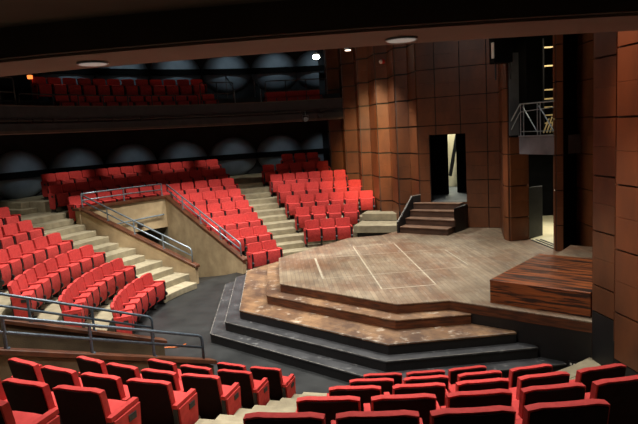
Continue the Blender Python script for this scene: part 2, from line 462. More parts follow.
for nm, a0, a1, v in (('wall_entrance_back', 131.2, 149.4, 1), ('wall_entrance_rear', 214.6, 231.0, 2)):
    bm = bmesh.new(); annulus(bm, 9.66, 9.86, a0-1, a1+1, 1.15, cap_z(9.66, v)-.05); struct(obj(nm, bm, CONCW))
    bm = bmesh.new(); annulus(bm, 9.60, 9.90, a0-1.4, a1+1.4, cap_z(9.66, v)-.049, cap_z(9.66, v)+.03); struct(obj('trim_%d' % k, bm, CAPW)); k += 1
    # sloping passage floor and black depth of the passage
    bm = bmesh.new()
    pts = [P2(5.6,a0+(0 if v==2 else -1)), P2(5.6,a1), P2(12.5,a1-1), P2(12.5,a0+1)]
    prism(bm, pts, [-1.6]*4, [-.004,-.004,-1.35,-1.35]); struct(obj('floor_passage', bm, MOAT))
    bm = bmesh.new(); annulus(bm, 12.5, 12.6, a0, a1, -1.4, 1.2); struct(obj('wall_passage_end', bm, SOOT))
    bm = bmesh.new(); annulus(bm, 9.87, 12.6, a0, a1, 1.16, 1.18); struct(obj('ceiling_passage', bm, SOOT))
# pipe and small box on the beam of the far entrance
bm = bmesh.new(); tube(bm, [pol(9.58, a, 1.52+.10*(149-a)/18) for a in range(132, 150, 2)], .025)
tag(obj('conduit_pipe', bm, STEEL), 'thin grey pipe across the concrete beam inside the far sunken entrance', 'pipe')
bm = bmesh.new(); box(bm, pol(9.60, 137.5, 1.36), (.1,.2,.13), Matrix.Rotation(math.radians(137.5), 3, 'Z'))
tag(obj('junction_box', bm, BLACKMETAL, bevel=.01), 'small black box fixed on the beam of the far sunken entrance', 'box')

def railing(label, pts_cap, posts, m, h=.42, r=.024, drop_end=True):
    """pts_cap: path of points on the cap; rails at h and .55h"""
    t = thing('metal_railing', label, 'railing', pts_cap[0])
    o = Vector(pts_cap[0])
    up = Vector((0,0,h)); mid = Vector((0,0,h*.52))
    def P(lst): return [Vector(p)-o for p in lst]
    top = [p+up for p in P(pts_cap)]
    if drop_end: top = [P(pts_cap)[0]] + top
    bm = bmesh.new(); tube(bm, round_path(top, .09), r); obj('top_rail', bm, m, t, smooth=True)
    bm = bmesh.new(); tube(bm, [p+mid for p in P(pts_cap)], r*.9); obj('middle_rail', bm, m, t, smooth=True)
    for p in P(posts):
        bm = bmesh.new(); tube(bm, [p+Vector((0,0,.002)), p+up], r); cyl(bm, p+Vector((0,0,.008)), .05, .012, 12); obj('post', bm, m, t)
    return t
def on_wall(p0, p1, r0, r1, v, off, f):
    d = (Vector(p1)-Vector(p0)); n = Vector((-d.normalized().y, d.normalized().x))*off*.065
    q = Vector(p0)+d*f+n; rr = r0+(r1-r0)*f
    return Vector((q.x, q.y, cap_z(rr, v)+.03))
a = [on_wall(V1R0, V1R1, 5.38, 9.66, 1, -1, f) for f in (.03,.27,.52,.76,.985)]
b = [on_wall(V1L0, V1L1, 5.62, 9.66, 1, 1, f) for f in (.03,.27,.52,.76,.985)]
railing('galvanised railing on the far wall of the far sunken entrance, beside seats', [a[0], a[-1]], a[1:-1], STEEL)
railing('galvanised railing on the far sunken entrance wall beside the concrete steps', [b[0], b[-1]], b[1:-1], STEEL)
back = [pol(9.76, x, cap_z(9.66,1)+.03) for x in (131.5, 136, 140, 144.5, 149.2)]
t = railing('level galvanised railing across the back of the far sunken entrance', back, [back[0], back[2], back[-1]], STEEL, drop_end=False)
a = [on_wall(V2F0, V2F1, 4.86, 9.66, 2, -1, f) for f in (.035,.25,.455,.70,.985)]
b = [on_wall(V2N0, V2N1, 4.78, 9.66, 2, 1, f) for f in (.03,.225,.43,.66,.985)]
railing('blue grey painted railing on the near entrance wall beside the side block', [a[0], a[-1]], a[1:-1], PAINTRAIL)
railing('blue grey painted railing on the near entrance wall, closest to the camera', [b[0], b[-1]], b[1:-1], PAINTRAIL)

# orange cables on the concrete of the side block
def cable(pts, label):
    bm = bmesh.new(); tube(bm, round_path(pts, .25, 5), .012, 6); tag(obj('power_cable', bm, CABLE, smooth=True), label, 'cable')
cable([pol(6.62,172,tier_z(2)+.02), pol(6.52,184,.37), pol(6.40,190,.37), pol(6.58,197.5,.37)], 'orange cable lying on the concrete behind the front row of the side block')
cable([pol(7.5,178,.72), pol(7.34,188,.72), pol(7.54,196,.72), pol(7.6,199,.72)], 'orange cable on the concrete behind row two of the side block')
cable([(-3.5,11.35,.015),(-3.3,11.5,.015),(-3.05,11.45,.015),(-2.9,11.62,.015)], 'short orange cable on the black floor before the front row')

# ------------------------------------------------------------------ stage
TH = math.radians(4); A0 = Vector((-1.03,13.79)); U = Vector((math.cos(TH), math.sin(TH))); NV = Vector((-U.y, U.x))
def mir(p):
    d = Vector(p)-A0; return A0 + U*d.dot(U) - NV*d.dot(NV)
stage = thing('thrust_stage', 'octagonal thrust stage with worn board deck, wooden steps and black lower steps', 'stage', (0,0,0))
lv = [ # outline of each level: front edge, near side
 ((-.95,12.47),(1.34,10.47),(2.33,10.51)),
 ((-1.24,12.27),(1.25,10.13),(2.64,10.22)),
 ((-1.80,11.93),(1.03,9.46),(3.27,9.66)),
 ((-2.10,11.79),(.95,9.21),(3.55,9.42)),
 ((-2.40,11.66),(.86,8.86),(3.90,9.13))]
rr = .191
names = ['deck','upper_step','lower_step','black_step','black_step']
def ring(l):
    a, b, c = l; a2, b2, c2 = mir(a), mir(b), mir(c)
    return [Vector(a), Vector(b), Vector(c), c2, b2, a2]
def step_level(i, mt, mr, edge=None):
    q = ring(lv[i]); z1 = (5-i)*rr; z0 = z1-rr
    if i == 0:
        q = [Vector(lv[0][0]), Vector(lv[0][1]), Vector(lv[0][2]), Vector((4.25,8.90)), Vector((7.2,11.5)), Vector((7.2,17.6)), Vector((3.3,18.9)), mir((2.33,10.51)), mir(lv[0][1]), mir(lv[0][0])]
    bm = bmesh.new(); prism(bm, q, z1-.03, z1); o = obj(names[i] + ('_top' if i else ''), bm, mt, stage, bevel=.006, segs=1)
    bm = bmesh.new()
    cc = Vector((1.5,13.2)); qi = [p + (cc-p).normalized()*.012 for p in q]
    prism(bm, qi, z0+.0005, z1-.03); obj('riser', bm, mr, stage)
    return o
step_level(0, DECKW, RISERW)
step_level(1, TREADW, RISERW)
step_level(2, TREADW, BSTEP)
step_level(3, BTREAD, BSTEP)
step_level(4, BTREAD, BSTEP)
# worn pale nosing strips on the step edges
for i, l in enumerate(lv):
    if i < 2: continue
    z = (5-i)*rr
    for p, q in ((l[0], l[1]), (l[1], l[2]), (mir(l[0]), Vector(l[0]))):
        p = Vector(p); q = Vector(q); d = (q-p).normalized(); n = Vector((-d.y, d.x))
        if n.dot(Vector((1.5,13.2))-p) < 0: n = -n
        w = .011
        bm = bmesh.new(); prism(bm, [p+n*.002+d*.01, q+n*.002-d*.01, q+n*w-d*.01, p+n*w+d*.01], z-.002, z+.002); obj('nosing', bm, EDGE, stage)
# black wall under the wing of the deck
bm = bmesh.new(); prism(bm, [(2.36,10.50),(4.22,8.94),(7.0,11.6),(7.0,13),(3,13)], 0.001, DECK-.192); obj('black_base', bm, BSTEP, stage)
# tape outline on the deck
def strip(p, q, w=.03):
    p = Vector(p); q = Vector(q); d = (q-p).normalized(); n = Vector((-d.y, d.x))*w/2
    bm = bmesh.new(); prism(bm, [p-n, q-n, q+n, p+n], DECK+.0005, DECK+.002); obj('tape_line', bm, TAPE, stage)
strip((-.17,14.82),(.0,12.66), .05); strip((.89,16.04),(1.18,11.53)); strip((2.05,16.1),(2.3,11.64)); strip((3.21,14.94),(3.35,13.16), .022)
strip((-.17,14.82),(3.21,15.0), .022); strip((.0,12.66),(3.25,12.98), .02); strip((1.18,11.53),(2.3,11.64)); strip((.89,16.04),(2.05,16.12), .02)
# vent grille in the black wall under the wing
g = thing('vent_grille', 'small black wall vent with pale slots low on the black stage wall', 'vent', (4.03,9.066,.19), math.radians(-40))
bm = bmesh.new(); box(bm, (0,0,0), (.24,.02,.1)); obj('frame', bm, BLACKMETAL, g)
for i in range(4):
    bm = bmesh.new(); box(bm, (-.08+.053*i,-.012,0), (.03,.01,.035)); obj('slot', bm, WHITE, g)

# stained platform on the near wing, and the low platform behind it
PA = math.radians(-41.5)
pf = thing('stage_platform', 'low rectangular platform of dark streaked orange planks on the stage edge', 'platform', (2.98,10.22,DECK), PA)
q = [Vector((0,0)), Vector((1.72,0)), Vector((1.72,2.40)), Vector((0,2.40))]
bm = bmesh.new(); prism(bm, q, .40, .425); obj('platform_top', bm, PLATW, pf, bevel=.005, segs=1)
bm = bmesh.new(); prism(bm, [(.006,.006),(1.714,.006),(1.714,2.394),(.006,2.394)], .001, .40); obj('platform_side', bm, PLATW, pf)
bm = bmesh.new(); q = [(4.66,12.12),(5.95,13.71),(6.36,13.34),(6.36,12.5),(5.5,11.4)]
prism(bm, q, DECK+.001, 1.15); tag(obj('stage_platform', bm, DECKW, bevel=.006, segs=1), 'grey brown boarded platform behind the dark orange plank platform', 'platform')

# ------------------------------------------------------------------ stage stairs to the far door
st = thing('wooden_stairs', 'dark wooden stairs of four treads rising to the stage door', 'stairs', (2.5,17.7,DECK))
TR = [((2.45,17.72),(3.72,16.80)),((2.68,18.02),(3.98,17.08)),((2.87,18.30),(4.22,17.44)),((3.02,18.50),(4.33,17.78))]
o = Vector((2.5,17.7))
WL = [Vector((3.42,18.50)), Vector((4.60,17.95))]
for i, (l, r) in enumerate(TR):
    z = .2*(i+1); l = Vector(l)-o; r = Vector(r)-o
    bl = Vector((3.15,18.72))-o; br = Vector((4.50,18.00))-o
    bm = bmesh.new(); prism(bm, [l, r, br+Vector((.02,.0))*(3-i)*.2, bl], (z-.2)+.001, z-.03); obj('riser', bm, STAIRW, st)
    d = (r-l).normalized(); n = Vector((d.y, -d.x))*.02
    bm = bmesh.new(); prism(bm, [l+n, r+n, br+Vector((.02,.0))*(3-i)*.2, bl], z-.03, z); obj('tread', bm, STAIRT, st, bevel=.004, segs=1)
bm = bmesh.new(); prism(bm, [Vector((3.98,17.12))-o, Vector((4.42,17.62))-o, Vector((4.62,17.98))-o, Vector((4.52,18.0))-o], .001, .74); obj('side_panel', bm, BLACKW, st)
# solid cheek with a pale top edge on the audience side
c0 = Vector((2.41,17.72))-o; c1 = Vector((3.00,18.52))-o; c2 = Vector((3.35,18.60))-o
bm = bmesh.new()
nn = Vector((-.05,.03))
prism(bm, [c0, c1, c2, c2+nn, c1+nn, c0+nn], [.001]*6, [.33,1.0,1.03,1.03,1.0,.33]); obj('cheek_wall', bm, BLACKW, st)
bm = bmesh.new(); tube(bm, [Vector((*(c0+nn/2),.34)), Vector((*(c1+nn/2),1.01)), Vector((*(c2+nn/2),1.04))], .018, 6); obj('edge_rail', bm, EDGE, st)

# ------------------------------------------------------------------ panelled walls
H = 8.8
JZ = [.73,1.59,2.44,3.29,4.15,5.01,5.86,6.72,7.57,8.43]
def panel_face(bmp, bmj, a, b, zlo=0.0, zhi=H, shift=0.0, width=.9, hole=None, half=True, gap=.013, cuts=None):
    """panelled face from a to b (2D); panels stand proud on the side to the right of a->b"""
    a = Vector(a); b = Vector(b); L = (b-a).length; d = (b-a)/L; n = Vector((d.y, -d.x))
    nseg = max(1, round(L/width)); w = L/nseg
    def slab(bm, s0, s1, z0, z1, t0, t1):
        p = [a+d*s0+n*t0, a+d*s1+n*t0, a+d*s1+n*t1, a+d*s0+n*t1]; prism(bm, p, z0, z1)
    zs = sorted(set([zlo, zhi] + [z+shift for z in JZ if zlo < z+shift < zhi]))
    if hole:
        hs0, hs1, hz0, hz1 = hole
        slab(bmj, 0, hs0, zlo, zhi, -.08, 0); slab(bmj, hs1, L, zlo, zhi, -.08, 0)
        slab(bmj, hs0, hs1, hz1, zhi, -.08, 0); slab(bmj, hs0, hs1, zlo, hz0, -.08, 0)
    else:
        slab(bmj, 0, L, zlo, zhi, -.08, 0)
    g = gap
    cs = [0]+list(cuts)+[L] if cuts else [i*w for i in range(nseg)]+[L]
    for i in range(len(cs)-1):
        for z0, z1 in zip(zs[:-1], zs[1:]):
            if z1-z0 < .05: continue
            parts = [(z0, z1)]
            if half and z1-z0 > .7: m = (z0+z1)/2; parts = [(z0, m-(-.004)), (m+.008, z1)]
            for y0, y1 in parts:
                s0, s1 = cs[i]+g, cs[i+1]-g
                zz0 = y0+(g if y0 == z0 else 0); zz1 = y1-(g if y1 == z1 else 0)
                rects = [(s0, s1, zz0, zz1)]
                if hole and s1 > hs0 and s0 < hs1 and zz1 > hz0 and zz0 < hz1:
                    rects = []
                    if s0 < hs0: rects.append((s0, hs0-.01, zz0, zz1))
                    if s1 > hs1: rects.append((hs1+.01, s1, zz0, zz1))
                    m0, m1 = max(s0, hs0-.01), min(s1, hs1+.01)
                    if zz1 > hz1: rects.append((m0, m1, max(zz0, hz1+.01), zz1))
                    if zz0 < hz0: rects.append((m0, m1, zz0, min(zz1, hz0-.01)))
                for (q0, q1, y0_, y1_) in rects:
                    if q1-q0 > .02 and y1_-y0_ > .02: slab(bmp, q0, q1, y0_, y1_, .001, .034)
def panelled(name, faces, jm=None):
    bmp = bmesh.new(); bmj = bmesh.new()
    for f in faces: panel_face(bmp, bmj, *f[:2], **(f[2] if len(f) > 2 else {}))
    o = struct(obj(name, bmj, jm or JOINT))
    p = obj('wood_panels', bmp, PANEL, o)
    return o
# far wall: stepped in and out like a folded screen
FP = [(.65,28.0),(.67,25.0),(1.19,24.8),(1.23,23.5),(1.72,23.3),(1.73,22.15),(2.11,22.0),(2.23,20.85),(2.66,20.7),(2.74,19.65),(3.16,19.5),(3.27,18.60)]
panelled('wall_far', [(FP[i], FP[i+1], dict(zlo=1.0 if i > 5 else .6, gap=.026)) for i in range(len(FP)-1)], JOINTL)
# black skirting along its foot
bm = bmesh.new()
for i in range(6, len(FP)-1):
    a = Vector(FP[i]); b = Vector(FP[i+1]); d = (b-a).normalized(); n = Vector((d.y, -d.x))
    prism(bm, [a, b, b+n*.03, a+n*.03], 1.0, 1.34)
struct(obj('baseboard_far', bm, BLACKW))
# wall with the stage door
W0 = Vector((3.27,18.60)); WD = Vector((.906,-.423)); W1 = W0 + WD*2.62
hs0, hs1 = .35, 1.46
panelled('wall_back', [(W0, W1, dict(zlo=DECK, hole=(hs0, hs1, 1.755, 3.86), cuts=(.57,1.33,2.12)))])
# fin beside the central opening, the pillar across it and the wall beyond
FIN = [(5.52,17.55),(5.06,15.78),(5.10,15.50),(5.62,15.60),(6.1,17.4)]
panelled('pillar', [(FIN[0], FIN[1], dict(zlo=DECK)), (FIN[1], FIN[2], dict(zlo=DECK)), (FIN[2], FIN[3], dict(zlo=DECK, zhi=3.74)), (FIN[3], FIN[4], dict(zlo=DECK, zhi=3.74))])
bm = bmesh.new(); prism(bm, [(5.12,15.505),(5.62,15.605),(6.1,17.4),(5.6,17.5)], 3.741, H); struct(obj('pillar_upper', bm, SOOT))
panelled('pillar', [((5.80,14.25),(5.73,14.0), dict(zlo=DECK)), ((5.73,14.0),(5.89,13.95), dict(zlo=DECK))])
bm = bmesh.new(); prism(bm, [(5.895,13.955),(6.47,14.5),(6.4,14.8),(5.80,14.25),(5.75,14.02)], DECK, H); struct(obj('wall_recess', bm, SOOT))  # poorly lit side face made matte black, shade put into its colour
panelled('wall_beyond', [((6.47,14.5),(6.40,13.3), dict(zlo=DECK)), ((6.40,13.3),(5.95,10.8), dict(zlo=DECK)), ((5.95,10.8),(5.3,9.9), dict(zlo=DECK))])
# near wall, folded the same way
NP = [(5.3,9.9),(4.23,8.89),(4.30,8.30),(3.88,7.52),(3.96,6.85),(3.54,6.08),(3.62,5.4),(3.2,4.65),(3.28,3.95),(2.86,3.2),(2.94,2.5),(2.5,1.7),(2.5,.4)]
panelled('wall_near', [(NP[i], NP[i+1], dict(zlo={0:.0,1:1.16,2:1.16,3:.93,4:.93}.get(i,.93))) for i in range(len(NP)-1)], JOINTL)
bm = bmesh.new()
for i in range(1, len(NP)-1):
    a = Vector(NP[i]); b = Vector(NP[i+1]); d = (b-a).normalized(); n = Vector((d.y, -d.x))
    prism(bm, [a-n*.08, b-n*.08, b+n*.030, a+n*.030], 0, 1.155 if i < 3 else .925)
struct(obj('baseboard_near', bm, BLACKW))

# stage door: dark flats with a gap to the lit space behind
dn = Vector((.423,.906))
def back(s, t): return W0 + WD*s + dn*t
d1 = bmesh.new(); prism(d1, [back(.15,.09), back(hs1+.3,.09), back(1.9,4.6), back(-1.3,4.6), back(-.40,1.2)], 1.0, 1.75); struct(obj('floor_backstage', d1, mat('backstage_floor', lin(120,128,134), lin(140,148,152), rough=.5)))
dp = bmesh.new(); prism(dp, [back(-1.3,4.6), back(1.9,4.6), back(1.9,4.7), back(-1.3,4.7)], 1.0, 6); struct(obj('wall_backstage', dp, PALE))
bm = bmesh.new(); prism(bm, [back(-.55,2.0), back(.47,2.0), back(.47,2.05), back(-.55,2.05)], 1.751, 4.6)
tag(obj('black_flat', bm, CURTAIN), 'black scenery flat inside the stage door, wider of the two', 'flat')
bm = bmesh.new(); prism(bm, [back(.64,2.6), back(1.7,2.5), back(1.7,2.55), back(.64,2.65)], 1.751, 4.6)
tag(obj('black_flat', bm, CURTAIN), 'narrow black scenery flat inside the stage door, beyond the pale gap', 'flat')
bm = bmesh.new(); prism(bm, [back(1.9,.09), back(1.95,.09), back(1.95,4.6), back(1.9,4.6)], 1.0, 6); prism(bm, [back(-.42,1.2), back(-.37,1.2), back(-1.25,4.6), back(-1.3,4.6)], 1.0, 6); prism(bm, [back(.10,.09), back(.15,.09), back(-.37,1.2), back(-.42,1.2)], 1.0, 6); struct(obj('wall_masking', bm, SOOT))
bm = bmesh.new(); prism(bm, [back(.10,.09), back(2.6,.09), back(2.6,4.8), back(-1.3,4.8), back(-.42,1.2)], 6, 6.05); struct(obj('ceiling_backstage', bm, SOOT))
bm = bmesh.new(); tube(bm, [(*back(.06,4.2),2.2), (*back(.36,4.2),3.75)], .07, 8)  # dark pole added where a diagonal shadow crosses the pale wall
tag(obj('shadow_pole', bm, BLACKMETAL), 'slanting dark pole added for the diagonal shadow in the stage door gap', 'pole')

# ------------------------------------------------------------------ central opening: balcony slab, door, lit backstage
slab = thing('stage_balcony', 'grey steel balcony over the dark central stage entrance', 'balcony', (5.27,15.2,3.3))
o = Vector((5.27,15.2))
bm = bmesh.new(); prism(bm, [Vector(p)-o for p in ((5.27,15.2),(5.715,14.02),(7.3,14.5),(7.0,15.9),(5.65,15.55))], 0, .45); obj('slab', bm, GREYSTEEL, slab)
bm = bmesh.new(); prism(bm, [Vector(p)-o for p in ((5.25,15.2),(5.70,14.02),(5.73,14.02),(5.28,15.2))], .45, .475); obj('lip', bm, STEEL, slab)
rl = thing('balcony_railing', 'thin metal railing with diagonal braces on the stage balcony', 'railing', (5.27,15.2,3.775))
def rp(f, z): return Vector((.02+.44*f, -1.17*f, z))
bm = bmesh.new(); tube(bm, [Vector((-.12,.30,.35)), rp(.02,.80), rp(1,.80)], .02, 6); obj('top_rail', bm, STEEL, rl)
bm = bmesh.new(); tube(bm, [Vector((-.12,.30,.12)), rp(.02,.60), rp(1,.66)], .012, 6); obj('middle_rail', bm, STEEL, rl)
bm = bmesh.new(); tube(bm, [rp(.02,.10), rp(1,.10)], .012, 6); obj('bottom_rail', bm, STEEL, rl)
for f in (.03,.12,.52,.6):
    bm = bmesh.new(); tube(bm, [rp(f,.002), rp(f,.80)], .016, 6); obj('post', bm, STEEL, rl)
for f in (.1,.56):
    bm = bmesh.new(); tube(bm, [rp(f,.72), rp(f+.40,.10)], .014, 6); obj('brace', bm, STEEL, rl)
bm = bmesh.new(); prism(bm, [(5.115,15.455),(5.385,15.51),(5.38,15.53),(5.11,15.475)], 3.78, 5.9)
tag(obj('steel_panel', bm, GREYSTEEL), 'tall grey steel sheet fixed to the fin above the stage balcony', 'panel')
# backstage behind the central opening
bm = bmesh.new(); prism(bm, [(5.70,15.62),(5.80,14.3),(8.5,14.6),(9.5,19.5),(6.6,19.5)], .70, DECK+.004); struct(obj('floor_wings', bm, PALE))
bm = bmesh.new(); prism(bm, [(6.2,19.3),(9.8,19.3),(9.8,19.4),(6.2,19.4)], DECK, 3.3); struct(obj('wall_wings', bm, CURTAIN))
bm = bmesh.new(); prism(bm, [(8.6,14.4),(9.8,19.4),(9.9,19.4),(8.7,14.4)], DECK, 9); prism(bm, [(6.1,17.4),(6.5,19.4),(6.4,19.4),(6.0,17.4)], DECK, 9); prism(bm, [(6.3,14.5),(8.7,14.3),(8.7,14.4),(6.3,14.6)], DECK, 9)
struct(obj('wall_wings_side', bm, SOOT))
bm = bmesh.new(); prism(bm, [(6.2,19.3),(9.8,19.3),(9.8,19.4),(6.2,19.4)], 3.3, 9); struct(obj('wall_upper', bm, SOOT))
bm = bmesh.new(); prism(bm, [(5.66,15.66),(6.18,16.02),(6.15,16.07),(5.64,15.72)], DECK+.001, 2.35)
tag(obj('door_leaf', bm, mat('dark_grey_door', lin(44,44,48), lin(54,54,58), rough=.5)), 'dark grey low door leaf standing open in the central entrance', 'door')
for i in range(3):
    bm = bmesh.new(); a = Vector((5.64+.12*i,15.45)); b = Vector((5.76+.12*i,14.1)); prism(bm, [a, b, b+Vector((.05,.01)), a+Vector((.05,.01))], DECK+.001, DECK+.02)
    tag(obj('floor_track', bm, BLACKMETAL), ['dark metal floor track at the central entrance, on the stage side','dark metal floor track at the central entrance, between two others','dark metal floor track at the central entrance, on the backstage side'][i], 'track')
# ladder frame with yellow rungs above the balcony
ld = thing('wall_ladder', 'pale yellow wall ladder in the lit gap above the stage balcony', 'ladder', (6.75,16.6,3.76))
for s in (-.30,.36):
    bm = bmesh.new(); tube(bm, [(s,0,.001),(s,0,2.6)], .025, 6); obj('rail', bm, BLACKMETAL, ld)
for z in (.28,.5,.72,.95,1.2,1.85,2.35):
    bm = bmesh.new(); box(bm, (.03,0,z), (.62,.05,.04)); obj('rung', bm, LADDERY, ld)
for i in range(5):
    bm = bmesh.new(); tube(bm, [(6.02+.085*i,15.5,3.80),(6.24+.085*i,15.7,4.16+.04*(i%3))], .022, 6)
    tag(obj('scaffold_pipe', bm, LADDERY), 'pale pipe leaning in the bundle at the foot of the yellow ladder', 'pipe', 'pipes bundled by the yellow ladder')

# ------------------------------------------------------------------ auditorium back wall, domes, balcony ring
A_LO, A_HI = 90.5, 281
bm = bmesh.new(); annulus(bm, WALLR+.02, WALLR+.3, 88, 283, 0, H, 3); struct(obj('wall_auditorium', bm, DARKWALL))
def dome(a, zc, label):
    bm = bmesh.new(); ret = bmesh.ops.create_uvsphere(bm, u_segments=32, v_segments=16, radius=1)
    bmesh.ops.transform(bm, matrix=Matrix.Diagonal((.42,1.10,.88,1)), verts=ret['verts'])
    geo = bm.verts[:]+bm.edges[:]+bm.faces[:]
    bmesh.ops.bisect_plane(bm, geom=geo, plane_co=(0,0,0), plane_no=(1,0,0), clear_outer=True)
    if a < 95:
        geo = bm.verts[:]+bm.edges[:]+bm.faces[:]
        bmesh.ops.bisect_plane(bm, geom=geo, plane_co=(0,-.02,0), plane_no=(0,-1,0), clear_outer=True)
    o = obj('acoustic_dome', bm, DOME, smooth=True)
    o.location = pol(WALLR, a, zc); o.rotation_euler = (0,0,math.radians(a))
    tag(o, label, 'dome', 'domes on the auditorium wall'); return o
DA = [155.6,146.3,137.1,127.9,118.7,109.5,100.6,92.6]
lo_l = ['third','second','first']
for i, a in enumerate(DA):
    dome(a, 3.27, 'bulging grey wall dome under the balcony, %s from the panelled wall' % ORD[len(DA)-1-i])
    if a < 140: dome(a, 6.98, 'bulging grey wall dome behind the balcony seats, %s from the panelled wall' % ORD[len(DA)-1-i])
for z, nm in ((3.28,'trim_20'),(6.98,'trim_21')):
    bm = bmesh.new(); annulus(bm, 13.50, 13.56, A_LO, 200 if z < 4 else 165, z-.12, z+.12); struct(obj(nm, bm, SOOT))

# balcony ring
ZB, ZT, RF = 4.632, 5.42, 10.28
bm = bmesh.new(); annulus(bm, RF-.045, RF+.42, 88.5, 282, ZB-.012, ZB-.002, 2); struct(obj('ceiling_soffit', bm, SOFFIT))
bm = bmesh.new(); annulus(bm, RF+.42, WALLR+.1, 88.5, 283, ZB+.14, ZB+.3, 2); annulus(bm, RF+.42, RF+.46, 88.5, 282, ZB, ZB+.14, 2); struct(obj('ceiling_overhang', bm, UNDER))
bm = bmesh.new(); annulus(bm, RF, RF+.1, 88.5, 282, 5.08, ZT, 2); annulus(bm, RF, RF+.1, 88.5, 282, ZB+.08, 4.92, 2); annulus(bm, RF+.1, RF+.2, 88.5, 282, ZB+.08, ZT-.02, 2); struct(obj('wall_balcony_front', bm, FASCIA))
bm = bmesh.new(); annulus(bm, RF-.03, RF+.12, 88.5, 282, ZB, ZB+.08, 2); annulus(bm, RF-.02, RF+.22, 88.5, 282, ZT, ZT+.03, 2); struct(obj('trim_22', bm, FLIP))
bm = bmesh.new(); annulus(bm, RF+.22, 11.42, 88.5, 250, 4.88, 5.02, 3); annulus(bm, 11.42, WALLR, 88.5, 250, 4.9, 5.70, 3); struct(obj('floor_balcony', bm, BLACKW))
# lighting bar along the fascia
bar = thing('lighting_bar', 'thin dark pipe with small clamps along the balcony front', 'pipe', (0,0,0))
bm = bmesh.new(); tube(bm, [pol(RF-.08, a, 5.0) for a in range(92, 171, 2)], .024, 6); obj('pipe', bm, BLACKMETAL, bar)
for a in (93.5,98,101,104,107,113,119,124,128,133,139,146,151,153,155,158):
    bm = bmesh.new(); box(bm, pol(RF-.07, a, 5.0), (.07,.07,.09), Matrix.Rotation(math.radians(a), 3, 'Z')); obj('clamp', bm, BLACKMETAL, bar)
for a, dz, lab in ((97.2,.32,'grey stage lamp hanging from the balcony pipe by the panelled wall'), (93.9,.22,'black stage lamp on the balcony pipe nearest the panelled wall')):
    lp = thing('stage_lamp', lab, 'lamp', pol(RF-.16, a, 5.0-dz), math.radians(a)+PI/2)
    m = STEEL if dz > .3 else BLACKMETAL
    bm = bmesh.new(); cyl(bm, (0,.0,0), .09, .2, 14, 'Y'); obj('housing', bm, m, lp, bevel=.01)
    bm = bmesh.new(); tube(bm, [(-.11,0,0),(-.11,0,.16),(.11,0,.16),(.11,0,0)], .012, 6); tube(bm, [(0,0,.16),(0,-.06,dz)], .014, 6); obj('yoke', bm, m, lp)
# balcony front rail with posts
def arc_rail(label, a0, a1, z, posts, r=.02, mid=True):
    t = thing('balcony_railing', label, 'railing', pol(10.38, a0, ZT+.03))
    o = pol(10.38, a0, ZT+.03)
    n = int(abs(a1-a0)/2)+2
    path = [pol(10.38, a0, ZT+.03)] + [pol(10.38, a0+(a1-a0)*i/(n-1), z) for i in range(n)] + [pol(10.38, a1, ZT+.03)]
    bm = bmesh.new(); tube(bm, round_path([p-o for p in path], .08), r, 6); obj('top_rail', bm, BLACKMETAL, t, smooth=True)
    if mid:
        bm = bmesh.new(); tube(bm, [pol(10.38, a0+(a1-a0)*i/(n-1), (z+ZT)/2)-o for i in range(n)], r*.8, 6); obj('middle_rail', bm, BLACKMETAL, t)
    for a in posts:
        bm = bmesh.new(); tube(bm, [pol(10.38, a, ZT+.031)-o, pol(10.38, a, z)-o], r, 6); obj('post', bm, BLACKMETAL, t)
arc_rail('dark balcony railing between the stair gap and the panelled wall', 92.0, 105.4, 6.24, (96.5,101))
arc_rail('dark balcony railing short section on the far side of the stair gap', 112.5, 119.6, 6.24, (116,))
arc_rail('long low dark balcony railing in front of the balcony seats', 120.2, 156.5, 5.80, (125,130,135,140,145,150), mid=False)
arc_rail('dark balcony railing at the far left end of the balcony seats', 157.2, 170, 6.24, (160,164))
for a in (106.2, 111.8):
    t = thing('stair_handrail', 'sloping pale handrail of the balcony stair gap, %s' % ('nearer the panelled wall' if a < 108 else 'nearer the balcony seats'), 'handrail', pol(10.7, a, 5.021))
    o = pol(10.7, a, 5.021)
    bm = bmesh.new(); tube(bm, [pol(10.7, a, 5.95)-o, pol(11.9, a, 6.62)-o], .022, 6); obj('rail', bm, STEEL, t)
    bm = bmesh.new(); tube(bm, [(0,0,0), pol(10.7, a, 5.95)-o], .02, 6); obj('post', bm, STEEL, t)
    bm = bmesh.new(); tube(bm, [pol(11.9, a, 5.701)-o, pol(11.9, a, 6.62)-o], .02, 6); obj('post', bm, STEEL, t)
# balcony seats
row('BB', 'balcony', 1, 117.2, 145.8, 12, True, 'rear', end_last=True, z=5.70, R=12.3, fmt='dim red balcony seat, long section, rear row, {s} from the stair gap', group='seats on the balcony')
row('BA', 'balcony', 1, 116.6, 145.2, 11, True, 'front', end_last=True, z=5.02, R=11.3, fmt='dim red balcony seat, long section, front row, {s} from the stair gap', group='seats on the balcony')
row('BC', 'balcony', 1, 103.6, 94.5, 5, True, 'front', end_last=True, z=5.02, R=11.3, fmt='dim red balcony seat, short section by panelled wall, {s} from the stair gap', group='seats on the balcony')
al = thing('orange_glow_box', 'small glowing orange box at the end of the rear balcony seats', 'lamp', pol(12.2,147.3,5.601))  # glowing box added to give the orange-lit end of the seats
bm = bmesh.new(); tube(bm, [(0,0,0),(0,0,.86)], .02, 6); obj('post', bm, BLACKMETAL, al)
bm = bmesh.new(); box(bm, (0,0,.93), (.13,.13,.12)); obj('lens', bm, ORANGEON, al, bevel=.01)

# main ceiling, unseen top of the room
bm = bmesh.new(); prism(bm, [(-16,-3),(12,-3),(12,30),(-16,30)], H+.01, H+.2); struct(obj('ceiling', bm, SOOT))

